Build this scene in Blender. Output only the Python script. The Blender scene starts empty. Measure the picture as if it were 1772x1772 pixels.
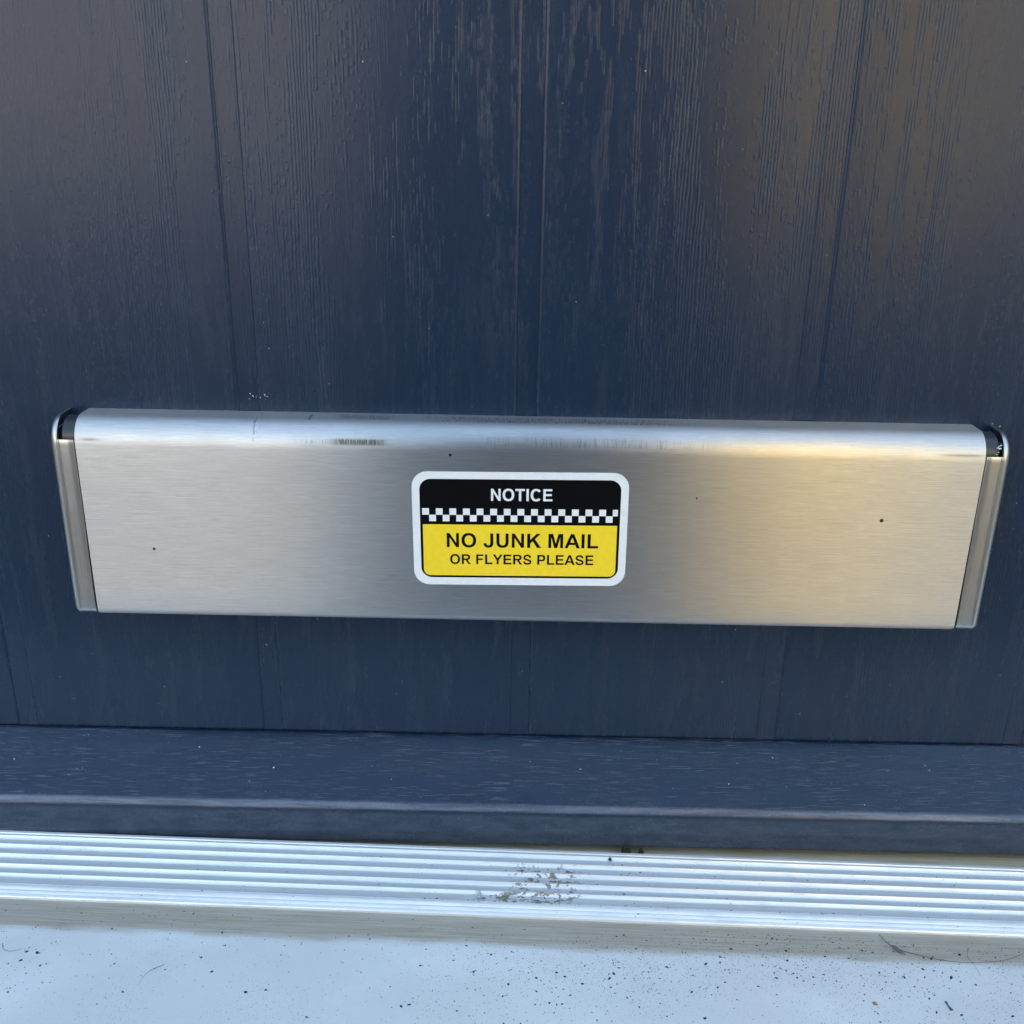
import bpy, bmesh, math, random
from mathutils import Vector, Matrix
rad = math.radians
S = bpy.context.scene
C = S.collection
random.seed(11)

# ------------------------------------------------------------------ camera
def axes(pitch, yaw, roll):
    p, y, r = rad(pitch), rad(yaw), rad(roll)
    f = Vector((math.sin(y)*math.cos(p), math.cos(y)*math.cos(p), -math.sin(p)))
    rt = Vector((math.cos(y), -math.sin(y), 0)); up = rt.cross(f)
    rt2 = rt*math.cos(r) + up*math.sin(r); up2 = rt2.cross(f)
    return rt2, up2, f
CAM = Vector((0, -.350, .300))
cd = bpy.data.cameras.new('camera'); cam = bpy.data.objects.new('camera', cd); C.objects.link(cam)
rt, up, fw = axes(20.52, -.304, .985)
m = Matrix((rt, up, -fw)).transposed().to_4x4(); m.translation = CAM
cam.matrix_world = m
cd.sensor_width = 36; cd.lens = 36; cd.clip_start = .01; cd.clip_end = 400
S.camera = cam

# ------------------------------------------------------------------ light
SUN_EL, SUN_AZ = 36, 20
w = bpy.data.worlds.new('World'); S.world = w; w.use_nodes = True
nt = w.node_tree; bg = nt.nodes['Background']
sky = nt.nodes.new('ShaderNodeTexSky'); sky.sky_type = 'NISHITA'; sky.sun_disc = False
sky.sun_elevation = rad(SUN_EL); sky.sun_rotation = rad(SUN_AZ)
sky.air_density = 2.0; sky.dust_density = 4.0; sky.ozone_density = 2.5
nt.links.new(sky.outputs[0], bg.inputs[0]); bg.inputs[1].default_value = .15
sl = bpy.data.lights.new('sun', 'SUN'); sl.energy = 3.6; sl.angle = rad(.5); sl.color = (1, .93, .82)
so = bpy.data.objects.new('sun', sl); C.objects.link(so)
d = Vector((math.sin(rad(SUN_AZ))*math.cos(rad(SUN_EL)), math.cos(rad(SUN_AZ))*math.cos(rad(SUN_EL)), math.sin(rad(SUN_EL))))
so.rotation_euler = d.to_track_quat('Z', 'Y').to_euler()
S.render.engine = 'CYCLES'
S.view_settings.view_transform = 'Standard'; S.view_settings.look = 'None'
S.view_settings.gamma = 1; S.view_settings.exposure = 2.05

# ------------------------------------------------------------------ node helpers
class N:
    def __init__(s, name):
        s.m = bpy.data.materials.new(name); s.m.use_nodes = True
        s.t = s.m.node_tree; s.b = s.t.nodes['Principled BSDF']; s._tc = None
    def n(s, typ, **kw):
        x = s.t.nodes.new(typ)
        for k, v in kw.items(): setattr(x, k, v)
        return x
    def lk(s, a, b):
        if isinstance(a, (int, float)): b.default_value = a
        elif isinstance(a, tuple): b.default_value = a if len(a) != 3 or len(b.default_value) == 3 else (*a, 1)
        else: s.t.links.new(a, b)
    def co(s, which='Object'):
        if not s._tc: s._tc = s.n('ShaderNodeTexCoord')
        return s._tc.outputs[which]
    def mp(s, v, sc=(1, 1, 1), loc=(0, 0, 0)):
        x = s.n('ShaderNodeMapping'); s.lk(v, x.inputs[0]); x.inputs['Scale'].default_value = sc; x.inputs['Location'].default_value = loc
        return x.outputs[0]
    def noise(s, v, scale=1, detail=3, rough=.5, dist=0):
        x = s.n('ShaderNodeTexNoise'); s.lk(v, x.inputs['Vector']); x.inputs['Scale'].default_value = scale
        x.inputs['Detail'].default_value = detail; x.inputs['Roughness'].default_value = rough; x.inputs['Distortion'].default_value = dist
        return x.outputs[0]
    def vor(s, v, scale=1, feature='F1'):
        x = s.n('ShaderNodeTexVoronoi', feature=feature); s.lk(v, x.inputs['Vector']); x.inputs['Scale'].default_value = scale
        return x.outputs['Distance'], x.outputs['Color']
    def ma(s, op, a, b=0, c=None, clamp=False):
        x = s.n('ShaderNodeMath', operation=op, use_clamp=clamp); s.lk(a, x.inputs[0]); s.lk(b, x.inputs[1])
        if c is not None: s.lk(c, x.inputs[2])
        return x.outputs[0]
    def ramp(s, v, lo, hi, a=0., b=1.):
        x = s.n('ShaderNodeMapRange', interpolation_type='SMOOTHSTEP'); s.lk(v, x.inputs[0])
        for i, q in enumerate((lo, hi, a, b)): s.lk(q, x.inputs[1+i])
        return x.outputs[0]
    def mix(s, f, a, b):
        x = s.n('ShaderNodeMix', data_type='RGBA'); s.lk(f, x.inputs[0]); s.lk(a, x.inputs[6]); s.lk(b, x.inputs[7])
        return x.outputs[2]
    def xyz(s, v):
        x = s.n('ShaderNodeSeparateXYZ'); s.lk(v, x.inputs[0]); return x.outputs
    def comb(s, a, b, c):
        x = s.n('ShaderNodeCombineXYZ'); s.lk(a, x.inputs[0]); s.lk(b, x.inputs[1]); s.lk(c, x.inputs[2]); return x.outputs[0]
    def bump(s, h, dist, strength=1, normal=None):
        x = s.n('ShaderNodeBump'); s.lk(h, x.inputs['Height']); x.inputs['Distance'].default_value = dist; x.inputs['Strength'].default_value = strength
        if normal: s.lk(normal, x.inputs['Normal'])
        return x.outputs[0]
    def set(s, **kw):
        for k, v in kw.items(): s.lk(v, s.b.inputs[k.replace('_', ' ')])
        return s.m
    def box(s, v, lo, hi, soft):
        return s.ma('MULTIPLY', s.ramp(v, lo-soft, lo+soft), s.ramp(v, hi-soft, hi+soft, 1., 0.))

def paint_relief(g, vert):
    """embossed wood grain of the door skin: fine raised lines that break off, in drifting patches"""
    if vert:
        oi = g.n('ShaderNodeObjectInfo').outputs['Location']
        p = g.co(); X, Y, Z = g.xyz(p)
        ox = g.xyz(oi)[0]
        sh = g.ma('MULTIPLY', ox, 37.7)
        # slow drift of the grain, arching like a plain sawn board
        arc = g.ma('MULTIPLY', g.noise(g.comb(g.ma('ADD', g.ma('MULTIPLY', X, 5), sh), 0, g.ma('MULTIPLY', Z, 2.6)), 1, 1), .085)
        xw = g.ma('ADD', X, arc)
        # upright embossed ticks on a fixed pitch, switched on and off by leaning bands
        def ticks(pitch, fx, fz, lo, hi, jit, seed, wf=95):
            c_ = g.ma('MULTIPLY', g.ma('ADD', X, g.ma('MULTIPLY', g.noise(g.comb(g.ma('MULTIPLY', X, 180), seed, g.ma('MULTIPLY', Z, 25)), 1, 2), .0026)), 1/pitch)
            cell = g.ma('FLOOR', c_); fr = g.ma('FRACT', c_)
            ridge = g.ma('MULTIPLY', g.ramp(fr, .05, .40), g.ramp(fr, .60, .95, 1., 0.))
            cx_ = g.ma('ADD', g.ma('MULTIPLY', cell, pitch), arc)
            band = g.noise(g.comb(g.ma('ADD', g.ma('MULTIPLY', cx_, fx), sh), seed, g.ma('MULTIPLY', Z, fz)), 1, 2, .6)
            wn = g.noise(g.comb(g.ma('MULTIPLY', cell, 3.71), g.ma('ADD', sh, seed), g.ma('MULTIPLY', Z, wf)), 1, 1)
            v = g.ma('ADD', band, g.ma('MULTIPLY', g.ma('SUBTRACT', wn, .5), jit))
            return g.ma('MULTIPLY', ridge, g.ramp(v, lo, hi)), band
        t1, patch = ticks(.00105, 95, 6, .53, .555, .45, 1.3)
        t2, _b = ticks(.00080, 60, 5, .50, .54, .60, 5.1)
        t3, _c = ticks(.00130, 120, 9, .62, .65, .95, 8.7, 300)
        rel = g.ma('ADD', g.ma('ADD', t1, g.ma('MULTIPLY', t2, .3)), g.ma('MULTIPLY', t3, .8))
        rel = g.ma('MULTIPLY', rel, g.ramp(g.noise(g.mp(p, (700, 700, 260)), 1, 2, .6), .25, .75, .5, 1.25))
        micro = g.noise(g.mp(p, (1500, 1500, 500)), 1, 2)
        return rel, micro, patch
    p = g.co(); X, Y, Z = g.xyz(p)
    wob = g.ma('MULTIPLY', g.noise(g.mp(p, (14, 14, 14)), 1, 2), .010)
    t = g.ma('ADD', g.ma('ADD', Z, Y), wob)
    fine = g.noise(g.comb(g.ma('MULTIPLY', X, 85), 0, g.ma('MULTIPLY', t, 1500)), 1, 2, .6)
    lines = g.ramp(fine, .52, .60)
    patch = g.ramp(g.noise(g.comb(g.ma('MULTIPLY', X, 22), 0, g.ma('MULTIPLY', t, 160)), 1, 3, .6), .38, .58)
    return g.ma('MULTIPLY', lines, patch), g.noise(g.mp(p, (1200, 1200, 1200)), 1, 2), patch

def door_paint(name, vert, amp):
    g = N(name)
    rel, micro, patch = paint_relief(g, vert)
    big = g.noise(g.mp(g.co(), (9, 9, 5)), 1, 4, .6)
    haze = g.ramp(g.noise(g.mp(g.co(), (160, 60, 22) if vert else (25, 160, 160)), 1, 4, .65), .45, .8)
    col = g.mix(g.ramp(big, .35, .7), (.0100, .0225, .050), (.0130, .0265, .056))
    col = g.mix(g.ma('MULTIPLY', haze, .07), col, (.12, .13, .14))
    ro = g.ma('ADD', g.ramp(haze, 0, 1, .22, .30), g.ma('MULTIPLY', micro, .08))
    if not vert:
        Zc = g.xyz(g.co())[2]
        rel = g.ma('MULTIPLY', rel, g.ramp(Zc, .0518, .0535))
        dust = g.ma('MULTIPLY', g.ramp(Zc, .0500, .0525, 1., 0.), g.ramp(g.noise(g.mp(g.co(), (90, 200, 260)), 1, 5, .7), .30, .70, .22, .50))
        col = g.mix(dust, col, (.10, .125, .165))
    col = g.mix(g.ma('MULTIPLY', rel, .05 if vert else .42, None, True), col, (.10, .135, .19))  # ridges tinted paler, painting in the glints of the grain
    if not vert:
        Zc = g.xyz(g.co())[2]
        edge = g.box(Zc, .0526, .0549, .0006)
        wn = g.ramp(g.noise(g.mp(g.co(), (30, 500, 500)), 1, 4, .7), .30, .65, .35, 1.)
        col = g.mix(g.ma('MULTIPLY', g.ma('MULTIPLY', edge, wn), .9), col, (.15, .175, .24))  # pale lilac line painted along the front edge as its highlight
    h = g.ma('ADD', g.ma('MULTIPLY', rel, 1.), g.ma('MULTIPLY', micro, .06))
    return g.set(Base_Color=col, Roughness=ro, IOR=1.40, Normal=g.bump(h, amp))

def steel(name, brush=True, base=(.57, .56, .545), ro=.31, dirt=None):
    g = N(name)
    uv = g.co('UV'); U, V, _ = g.xyz(uv)
    b1 = g.noise(g.comb(g.ma('MULTIPLY', U, 70), g.ma('MULTIPLY', V, 3800), 0), 1, 3, .65)
    b2 = g.noise(g.comb(g.ma('MULTIPLY', U, 260), g.ma('MULTIPLY', V, 9000), 5), 1, 2, .6)
    cl = g.noise(g.mp(uv, (28, 60, 1)), 1, 4, .6)
    br = g.ma('ADD', g.ma('MULTIPLY', b1, .6), g.ma('MULTIPLY', b2, .4))
    col = g.mix(g.ramp(br, .3, .7), tuple(c*.80 for c in base), tuple(min(1, c*1.14) for c in base))
    col = g.mix(g.ramp(cl, .35, .75, 0., .34), col, tuple(c*.78 for c in base))
    if dirt: col = dirt(g, col, U, V)
    rr = g.ma('ADD', g.ramp(cl, .3, .7, ro-.02, ro+.01), g.ma('MULTIPLY', br, .03))
    tg = g.n('ShaderNodeTangent', direction_type='UV_MAP'); tg.uv_map = 'UVMap'
    g.lk(tg.outputs[0], g.b.inputs['Tangent'])
    return g.set(Base_Color=col, Metallic=1., Roughness=rr, Anisotropic=.97 if brush else .2, Anisotropic_Rotation=.25,
                 Normal=g.bump(br, .00006, .6))

def flap_dirt(g, col, U, V):
    # U metres across (0 = middle of the flap), V metres along the curl and down the face, 0 at the top rear edge
    def streak(col, u0, u1, v0, v1, k, c, fr=2600, thr=.45, soft=.004):
        m = g.ma('MULTIPLY', g.box(U, u0, u1, soft), g.box(V, v0, v1, .0005))
        s_ = g.ramp(g.noise(g.comb(g.ma('MULTIPLY', U, fr), g.ma('MULTIPLY', V, 160), u0*91), 1, 2, .7), thr, thr+.15)
        return g.mix(g.ma('MULTIPLY', g.ma('MULTIPLY', m, s_), k), col, c)
    brown, dark = (.10, .085, .05), (.05, .05, .045)
    col = streak(col, -.0800, -.0485, .0172, .0184, .50, brown, 2600, .52, .008)
    col = streak(col, -.0670, -.0495, .0166, .0186, .90, brown, 4200, .36, .003)
    col = streak(col, -.0660, -.0480, .0030, .0078, .70, dark, 3800, .44, .003)
    col = streak(col, -.0330, .0520, .0030, .0085, .7, dark, 3200, .46, .014)
    col = streak(col, -.0150, .0600, .0150, .0182, .38, brown, 2400, .50, .018)
    col = streak(col, -.0950, -.0925, .0020, .0180, .5, dark, 1400, .5, .0006)
    col = streak(col, -.0765, -.0755, .0030, .0090, .6, dark, 900, .3, .0004)
    col = streak(col, -.1535, -.1475, .0180, .0189, .55, dark, 600, .2, .003)
    col = streak(col, .1410, .1550, .0180, .0187, .6, brown, 500, .25, .004)
    # pin dots and small pits
    def dot(col, u, v, r, c=(.03, .025, .02)):
        dd = g.ma('SQRT', g.ma('ADD', g.ma('POWER', g.ma('SUBTRACT', U, u), 2), g.ma('POWER', g.ma('SUBTRACT', V, v), 2)))
        return g.mix(g.ramp(dd, r*.6, r*1.1, 1., 0.), col, c)
    for u, v, r in ((-.1325, .0585, .0006), (.1235, .0425, .0008), (-.0270, .0215, .0006), (.0585, .0355, .0004), (-.0235, .0285, .0004)):
        col = dot(col, u, v, r)
    sm = g.ramp(g.noise(g.comb(g.ma('MULTIPLY', U, 160), g.ma('MULTIPLY', V, 700), 2), 1, 4, .7), .70, .90, 0., .04)
    return g.mix(sm, col, (.28, .26, .22))

M = {}
M['door'] = door_paint('door_paint', True, .000038)
M['groove'] = door_paint('groove_paint', True, .000030)
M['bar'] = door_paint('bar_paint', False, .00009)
M['flap'] = steel('brushed_steel_flap', dirt=flap_dirt)
M['cap'] = steel('satin_steel_cap', brush=False, ro=.34)
g = N('black_nylon')
M['black'] = g.set(Base_Color=g.mix(g.ramp(g.noise(g.mp(g.co(), (600, 600, 600)), 1, 3), .55, .75, 0., .3), (.012, .013, .016), (.06, .06, .06)), Roughness=.38)
g = N('hinge_paint')
M['barrel'] = g.set(Base_Color=(.020, .024, .034), Roughness=.30)
def flat(name, c, ro=.35, spk=None):
    g = N(name)
    n_ = g.noise(g.mp(g.co(), (500, 500, 500)), 1, 3)
    return g.set(Base_Color=g.mix(g.ramp(n_, .3, .7), c, tuple(x*.95 for x in c)), Roughness=ro)
M['s_white'] = flat('sticker_white', (.82, .83, .85), .30)
M['s_black'] = flat('sticker_black', (.003, .003, .004), .30)
M['s_black'].node_tree.nodes['Principled BSDF'].inputs['IOR'].default_value = 1.28
M['s_yellow'] = flat('sticker_yellow', (.95, .68, .03), .32)

def alu():
    g = N('weathered_aluminium')
    p = g.co(); X, Y, Z = g.xyz(p)
    st = g.noise(g.mp(p, (12, 2600, 600)), 1, 3, .6)
    cl = g.noise(g.mp(p, (60, 240, 240)), 1, 4, .65)
    col = g.mix(g.ramp(st, .3, .7), (.80, .81, .82), (.90, .90, .91))
    col = g.mix(g.ramp(cl, .45, .8, 0., .45), col, (.52, .51, .49))
    # grime flecks and the crusty brown patches trodden in near the middle
    fl = g.ramp(g.noise(g.mp(p, (420, 900, 900)), 1, 3, .7), .68, .73, 0., .7)
    col = g.mix(fl, col, (.22, .20, .16))
    pat = g.ma('MULTIPLY', g.box(X, .0005, .0250, .004), g.box(Y, .0075, .0270, .003))
    pat = g.ma('MULTIPLY', pat, g.ramp(g.noise(g.mp(p, (300, 520, 300)), 1, 5, .7), .555, .575))
    pat2 = g.ma('MULTIPLY', g.box(X, -.012, .020, .003), g.box(Y, .0070, .0118, .0008))
    pat2 = g.ma('MULTIPLY', pat2, g.ramp(g.noise(g.mp(p, (300, 500, 300), (7, 0, 0)), 1, 4, .65), .52, .55))
    pt = g.ma('MAXIMUM', pat, pat2)
    col = g.mix(g.ma('MULTIPLY', pt, .92), col, (.17, .15, .10))
    met = g.ma('MULTIPLY', g.ma('SUBTRACT', 1, pt), .42)
    return g.set(Base_Color=col, Metallic=met, Roughness=g.ramp(cl, .3, .7, .30, .45), Normal=g.bump(g.ma('ADD', cl, g.ma('MULTIPLY', st, .4)), .00012, .7))
M['alu'] = alu()

def upvc(name, dirty_lo, dirty_hi, stain, amount):
    g = N(name)
    p = g.co(); X, Y, Z = g.xyz(p)
    cl = g.noise(g.mp(p, (18, 30, 30)), 1, 4, .6)
    col = g.mix(g.ramp(cl, .35, .7), (.70, .71, .72), (.78, .79, .80))
    # grime washed up against the threshold
    edge = g.ma('ADD', Y, g.ma('MULTIPLY', g.ma('SUBTRACT', g.noise(g.mp(p, (40, 200, 1)), 1, 4, .6), .5), .006))
    band = g.ramp(edge, dirty_lo, dirty_hi)
    stre = g.noise(g.mp(p, (35, 1500, 1)), 1, 4, .65)
    col = g.mix(g.ma('MULTIPLY', band, g.ramp(stre, .25, .75, amount*.65, amount)), col, stain)
    # blurry scuffs, and very fine grey pepper
    sc = g.ramp(g.noise(g.mp(p, (50, 210, 1), (3, 1, 0)), 1, 4, .7), .62, .78, 0., .5)
    col = g.mix(g.ma('MULTIPLY', sc, band), col, (.16, .14, .12))
    pep = g.ramp(g.noise(g.mp(p, (1900, 1500, 1)), 1, 3, .65), .60, .67)
    dens = g.ramp(g.noise(g.mp(p, (30, 30, 1), (9, 2, 0)), 1, 3), .35, .65)
    col = g.mix(g.ma('MULTIPLY', g.ma('MULTIPLY', pep, dens), .60), col, (.12, .12, .13))
    return g.set(Base_Color=col, Roughness=g.ramp(cl, .3, .7, .32, .45), Normal=g.bump(g.ma('ADD', cl, g.ma('MULTIPLY', pep, .1)), .0002, .5))
M['sill'] = upvc('white_upvc', -.0145, -.0095, (.35, .285, .195), .92)
M['inner'] = upvc('white_upvc_inner', .038, .0425, (.42, .29, .12), .95)

g = N('paving')
p = g.co()
n1 = g.noise(g.mp(p, (3, 3, 3)), 1, 5, .6); n2 = g.noise(g.mp(p, (120, 120, 120)), 1, 3, .6)
M['ground'] = g.set(Base_Color=g.mix(g.ramp(n1, .3, .7), (.13, .125, .11), (.19, .18, .16)), Roughness=.85, Normal=g.bump(n2, .004))
g = N('render_wall')
M['wall'] = g.set(Base_Color=(.55, .53, .48), Roughness=.8, Normal=g.bump(g.noise(g.mp(g.co(), (150, 150, 150)), 1, 3), .003))
g = N('grit'); M['grit'] = g.set(Base_Color=(.022, .021, .022), Roughness=.7)
g = N('pale_speck'); M['speck'] = g.set(Base_Color=(.75, .76, .78), Roughness=.4)
g = N('hair'); M['hair'] = g.set(Base_Color=(.05, .045, .045), Roughness=.4)
g = N('moss'); M['moss'] = g.set(Base_Color=g.mix(g.ramp(g.noise(g.mp(g.co(), (900,)*3), 1, 3), .4, .6), (.012, .022, .010), (.04, .055, .02)), Roughness=.9)
g = N('dry_leaf'); M['leaf'] = g.set(Base_Color=g.mix(g.ramp(g.noise(g.mp(g.co(), (900,)*3), 1, 3), .4, .6), (.38, .25, .07), (.22, .13, .04)), Roughness=.7)
g = N('husk'); M['husk'] = g.set(Base_Color=(.13, .12, .14), Roughness=.6)

# ------------------------------------------------------------------ mesh helpers
def link(name, me, mat, parent=None, smooth=False, loc=None):
    o = bpy.data.objects.new(name, me); C.objects.link(o)
    if mat and not me.materials: me.materials.append(mat)
    if parent: o.parent = parent
    if loc: o.location = loc
    if smooth:
        for f in me.polygons: f.use_smooth = True
    return o
def tag(o, label=None, cat=None, group=None, kind=None):
    for k, v in (('label', label), ('category', cat), ('group', group), ('kind', kind)):
        if v: o[k] = v
    return o
def empty(name, loc, rz=0, **kw):
    o = bpy.data.objects.new(name, None); C.objects.link(o); o.location = loc; o.rotation_euler.z = rz
    o.empty_display_size = .02
    return tag(o, **kw)
def from_py(verts, faces, name='m'):
    me = bpy.data.meshes.new(name); me.from_pydata(verts, [], faces); me.update(); return me
def boxm(x0, x1, y0, y1, z0, z1):
    v = [(x, y, z) for x in (x0, x1) for y in (y0, y1) for z in (z0, z1)]
    return from_py(v, [(0, 1, 3, 2), (4, 6, 7, 5), (0, 4, 5, 1), (2, 3, 7, 6), (0, 2, 6, 4), (1, 5, 7, 3)])
def sweep(prof, xs, fn=None, closed=False, cap=True):
    """prof: list of (y,z) swept along x values; fn(x,i,(y,z)) may wobble it. Returns mesh with UV (x, arc length)"""
    n = len(prof); V = []
    for x in xs:
        for i, q in enumerate(prof):
            if fn: q = fn(x, i, q)
            V.append((x, q[0], q[1]))
    F = []; k = n if closed else n-1
    for a in range(len(xs)-1):
        for i in range(k):
            j = (i+1) % n
            F.append((a*n+i, (a+1)*n+i, (a+1)*n+j, a*n+j))
    if closed and cap:
        F.append(tuple(range(n))); F.append(tuple((len(xs)-1)*n+i for i in reversed(range(n))))
    me = from_py(V, F)
    arc = [0]
    for i in range(1, n+1):
        a, b = prof[i-1], prof[i % n]; arc.append(arc[-1]+math.dist(a, b))
    uv = me.uv_layers.new(name='UVMap')
    for p in me.polygons:
        for li, vi in zip(p.loop_indices, p.vertices):
            i = vi % n; uv.data[li].uv = (V[vi][0], arc[i])
    return me
def arc_pts(cy, cz, r, a0, a1, n):
    return [(cy+r*math.cos(rad(a0+(a1-a0)*i/n)), cz+r*math.sin(rad(a0+(a1-a0)*i/n))) for i in range(n+1)]
def autosmooth(me, ang=35):
    for f in me.polygons: f.use_smooth = True
    bm = bmesh.new(); bm.from_mesh(me)
    for e in bm.edges:
        if len(e.link_faces) == 2 and e.calc_face_angle(0) > rad(ang): e.smooth = False
    bm.to_mesh(me); bm.free(); return me

# ------------------------------------------------------------------ ground, wall, step
gp = link('ground', from_py([(-60, -60, -.12), (60, -60, -.12), (60, 60, -.12), (-60, 60, -.12)], [(0, 1, 2, 3)]), M['ground']); tag(gp, kind='structure')
wl = bpy.data.meshes.new('wall'); bm = bmesh.new()
for b in ((-4, -.46, 0, .3, -.12, 2.5), (.46, 4, 0, .3, -.12, 2.5), (-.46, .46, 0, .3, 2.05, 2.5)):
    t = boxm(*b); bm.from_mesh(t)
bm.to_mesh(wl); tag(link('wall', wl, M['wall']), kind='structure')

# ------------------------------------------------------------------ unseen surroundings shaped for what the door and the steel mirror: garden wall, fence, the photographer
def pmat(name, c, ro=.8, var=.12, sc=40):
    g = N(name); n_ = g.noise(g.mp(g.co(), (sc,)*3), 1, 4, .6)
    return g.set(Base_Color=g.mix(g.ramp(n_, .3, .7), tuple(x*(1-var) for x in c), tuple(min(1, x*(1+var)) for x in c)), Roughness=ro)
gw = empty('garden_wall', (-3.8, -7.1, -.12), label='pinkish rendered garden wall across the paving behind the photographer', cat='wall')
link('wall_body', boxm(-5.4, 5.4, -.1, .1, 0, 2.1), pmat('pink_render', (.53, .50, .50)), gw)
link('coping', boxm(-5.4, 5.4, -.14, .14, 2.1, 2.16), pmat('coping_stone', (.42, .40, .36)), gw)
fe = empty('fence', (4.6, -6.0, -.12), label='pale timber board fence at the right of the paving behind the photographer', cat='fence')
timber = pmat('timber', (.43, .40, .32), sc=9)
fb = boxm(-.07, .07, -.01, .01, .04, 2.0)
for i in range(50): link('board', fb, timber, fe, loc=(-2.85+i*.15, 0, random.uniform(-.01, .01)))
link('rail', boxm(-2.95, 4.7, -.05, -.01, .3, .38), timber, fe); link('rail', boxm(-2.95, 4.7, -.05, -.01, 1.6, 1.68), timber, fe)
gt = empty('added_gate', (1.25, -6.9, -.12), label='unseen grey board screen added behind the photographer to tone the reflections', cat='added_gate')  # unseen board screen, added as a mid-tone for the steel to mirror
grey_t = pmat('grey_timber', (.43, .43, .41), sc=9)
gb = boxm(-.068, .068, -.012, .012, .05, 1.9)
for i in range(12): link('board', gb, grey_t, gt, loc=(-.77+i*.14, 0, 0))
for z_ in (.3, 1.5): link('rail', boxm(-.84, .84, -.05, -.014, z_, z_+.09), grey_t, gt)
gpst = empty('added_pillar', (1.25, -3.9, -.12), label='unseen tall square yellow pillar added for a warm band in the steel', cat='pillar')  # unseen, added to put a yellow band into the steel's reflection
link('post', boxm(-.23, .23, -.1, .1, 0, 2.9), pmat('yellow_render', (.98, .68, .13), var=.03, sc=9), gpst)
link('cap', boxm(-.25, .25, -.12, .12, 2.9, 2.95), timber, gpst)

def skin(name, pts, edges, radii, mat, parent, sub=2, root=0):
    me = bpy.data.meshes.new(name); me.from_pydata([tuple(p) for p in pts], edges, []); me.update()
    o = bpy.data.objects.new(name, me); C.objects.link(o); o.parent = parent
    sk = o.modifiers.new('skin', 'SKIN'); sk.use_smooth_shade = True
    if not me.skin_vertices: 
        bpy.context.view_layer.objects.active = o
    sv = me.skin_vertices[0].data if len(me.skin_vertices) else None
    for i, r in enumerate(radii):
        r = (r, r) if isinstance(r, (int, float)) else r
        sv[i].radius = r
    sv[root].use_root = True
    ss = o.modifiers.new('sub', 'SUBSURF'); ss.levels = sub; ss.render_levels = sub
    me.materials.append(mat); return o
skinm = pmat('skin', (.60, .36, .27), .5, .05); denim = pmat('denim', (.18, .24, .36), .85, .15, 200); jacketm = pmat('blue_jacket', (.58, .66, .82), .75, .08, 120)
per = empty('person', (.025, -.80, -.12), label='person in pale blue jacket and jeans squatting with a phone held out', cat='person')
def L(*v): return (v[0], v[1], v[2])
X0 = 0
# body: pelvis, spine, neck, head, arms and legs in one mesh (coordinates about the feet)
bp = [(0, -.22, .22), (0, -.20, .40), (0, -.12, .60), (0, -.07, .76), (0, -.03, .84), (0, .0, .93), (0, .02, 1.02)]
be = [(i, i+1) for i in range(6)]
br = [(.13, .12), (.11, .10), (.12, .10), (.09, .07), (.05, .055), (.075, .09), (.055, .07)]
for s_ in (-1, 1):
    k = len(bp)
    bp += [(s_*.13, -.09, .70), (s_*.14, .06, .48), (s_*.13-.03, .24, .40), (s_*.045-.03, .40, .375)]
    be += [(3, k), (k, k+1), (k+1, k+2), (k+2, k+3)]; br += [.06, .045, .035, .026]
    k = len(bp)
    bp += [(s_*.11, -.16, .20), (s_*.13, .20, .44), (s_*.15, .0, .09), (s_*.15, .0, .045), (s_*.17, .16, .03)]
    be += [(0, k), (k, k+1), (k+1, k+2), (k+2, k+3), (k+3, k+4)]; br += [.09, .065, .045, .04, .03]
skin('body', bp, be, br, skinm, per)
jp = bp[:4]; jr = [(.13, .135), (.115, .12), (.12, .12), (.09, .08)]; je = [(0, 1), (1, 2), (2, 3)]
for s_, o_ in ((-1, 7), (1, 16)):
    k = len(jp); jp += bp[o_:o_+3]; je += [(3, k), (k, k+1), (k+1, k+2)]; jr += [.062, .052, .044]
skin('jacket', jp, je, jr, jacketm, per)
tp = [(0, -.22, .21)]; tr = [(.14, .13)]; te = []
for s_ in (-1, 1):
    k = len(tp); tp += [(s_*.11, -.15, .20), (s_*.13, .20, .44), (s_*.15, .01, .10)]; te += [(0, k), (k, k+1), (k+1, k+2)]; tr += [.105, .08, .065]
skin('trousers', tp, te, tr, denim, per)
for s_ in (-1, 1): skin('shoe', [(s_*.15, -.05, .045), (s_*.16, .06, .045), (s_*.175, .17, .035)], [(0, 1), (1, 2)], [.04, .045, .035], pmat('shoe', (.03, .03, .03), .6), per)
# phone: its lens is where this picture is taken from; the body lies just behind and below the lens
ph = empty('phone', (0, 0, 0), label='dark phone held level in both hands in front of the letter plate', cat='phone')
ph.matrix_world = Matrix.Translation(CAM - fw*.004) @ m.to_3x3().to_4x4()
def rbox(name, w_, h_, dpt, r, cx, cy, z0, mat):
    bm = bmesh.new(); o_ = []
    for z in (z0, z0+dpt):
        rg = []
        for sx, sy, a0 in ((1, 1, 0), (-1, 1, 90), (-1, -1, 180), (1, -1, 270)):
            for i in range(6): a = rad(a0+18*i); rg.append(bm.verts.new((cx+sx*(w_/2-r)+r*math.cos(a), cy+sy*(h_/2-r)+r*math.sin(a), z)))
        o_.append(rg)
    n = len(o_[0]); bm.faces.new(o_[0]); bm.faces.new(o_[1])
    for i in range(n): j = (i+1) % n; bm.faces.new((o_[0][i], o_[0][j], o_[1][j], o_[1][i]))
    bmesh.ops.recalc_face_normals(bm, faces=bm.faces)
    me = bpy.data.meshes.new(name); bm.to_mesh(me); bm.free(); return link(name, me, mat, ph)
pb = pmat('phone_glass', (.02, .025, .035), .2)
rbox('phone_body', .072, .147, .0078, .010, .018, -.052, .002, pb)
rbox('camera_island', .034, .034, .0016, .008, .006, .0, .0005, pb)
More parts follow.
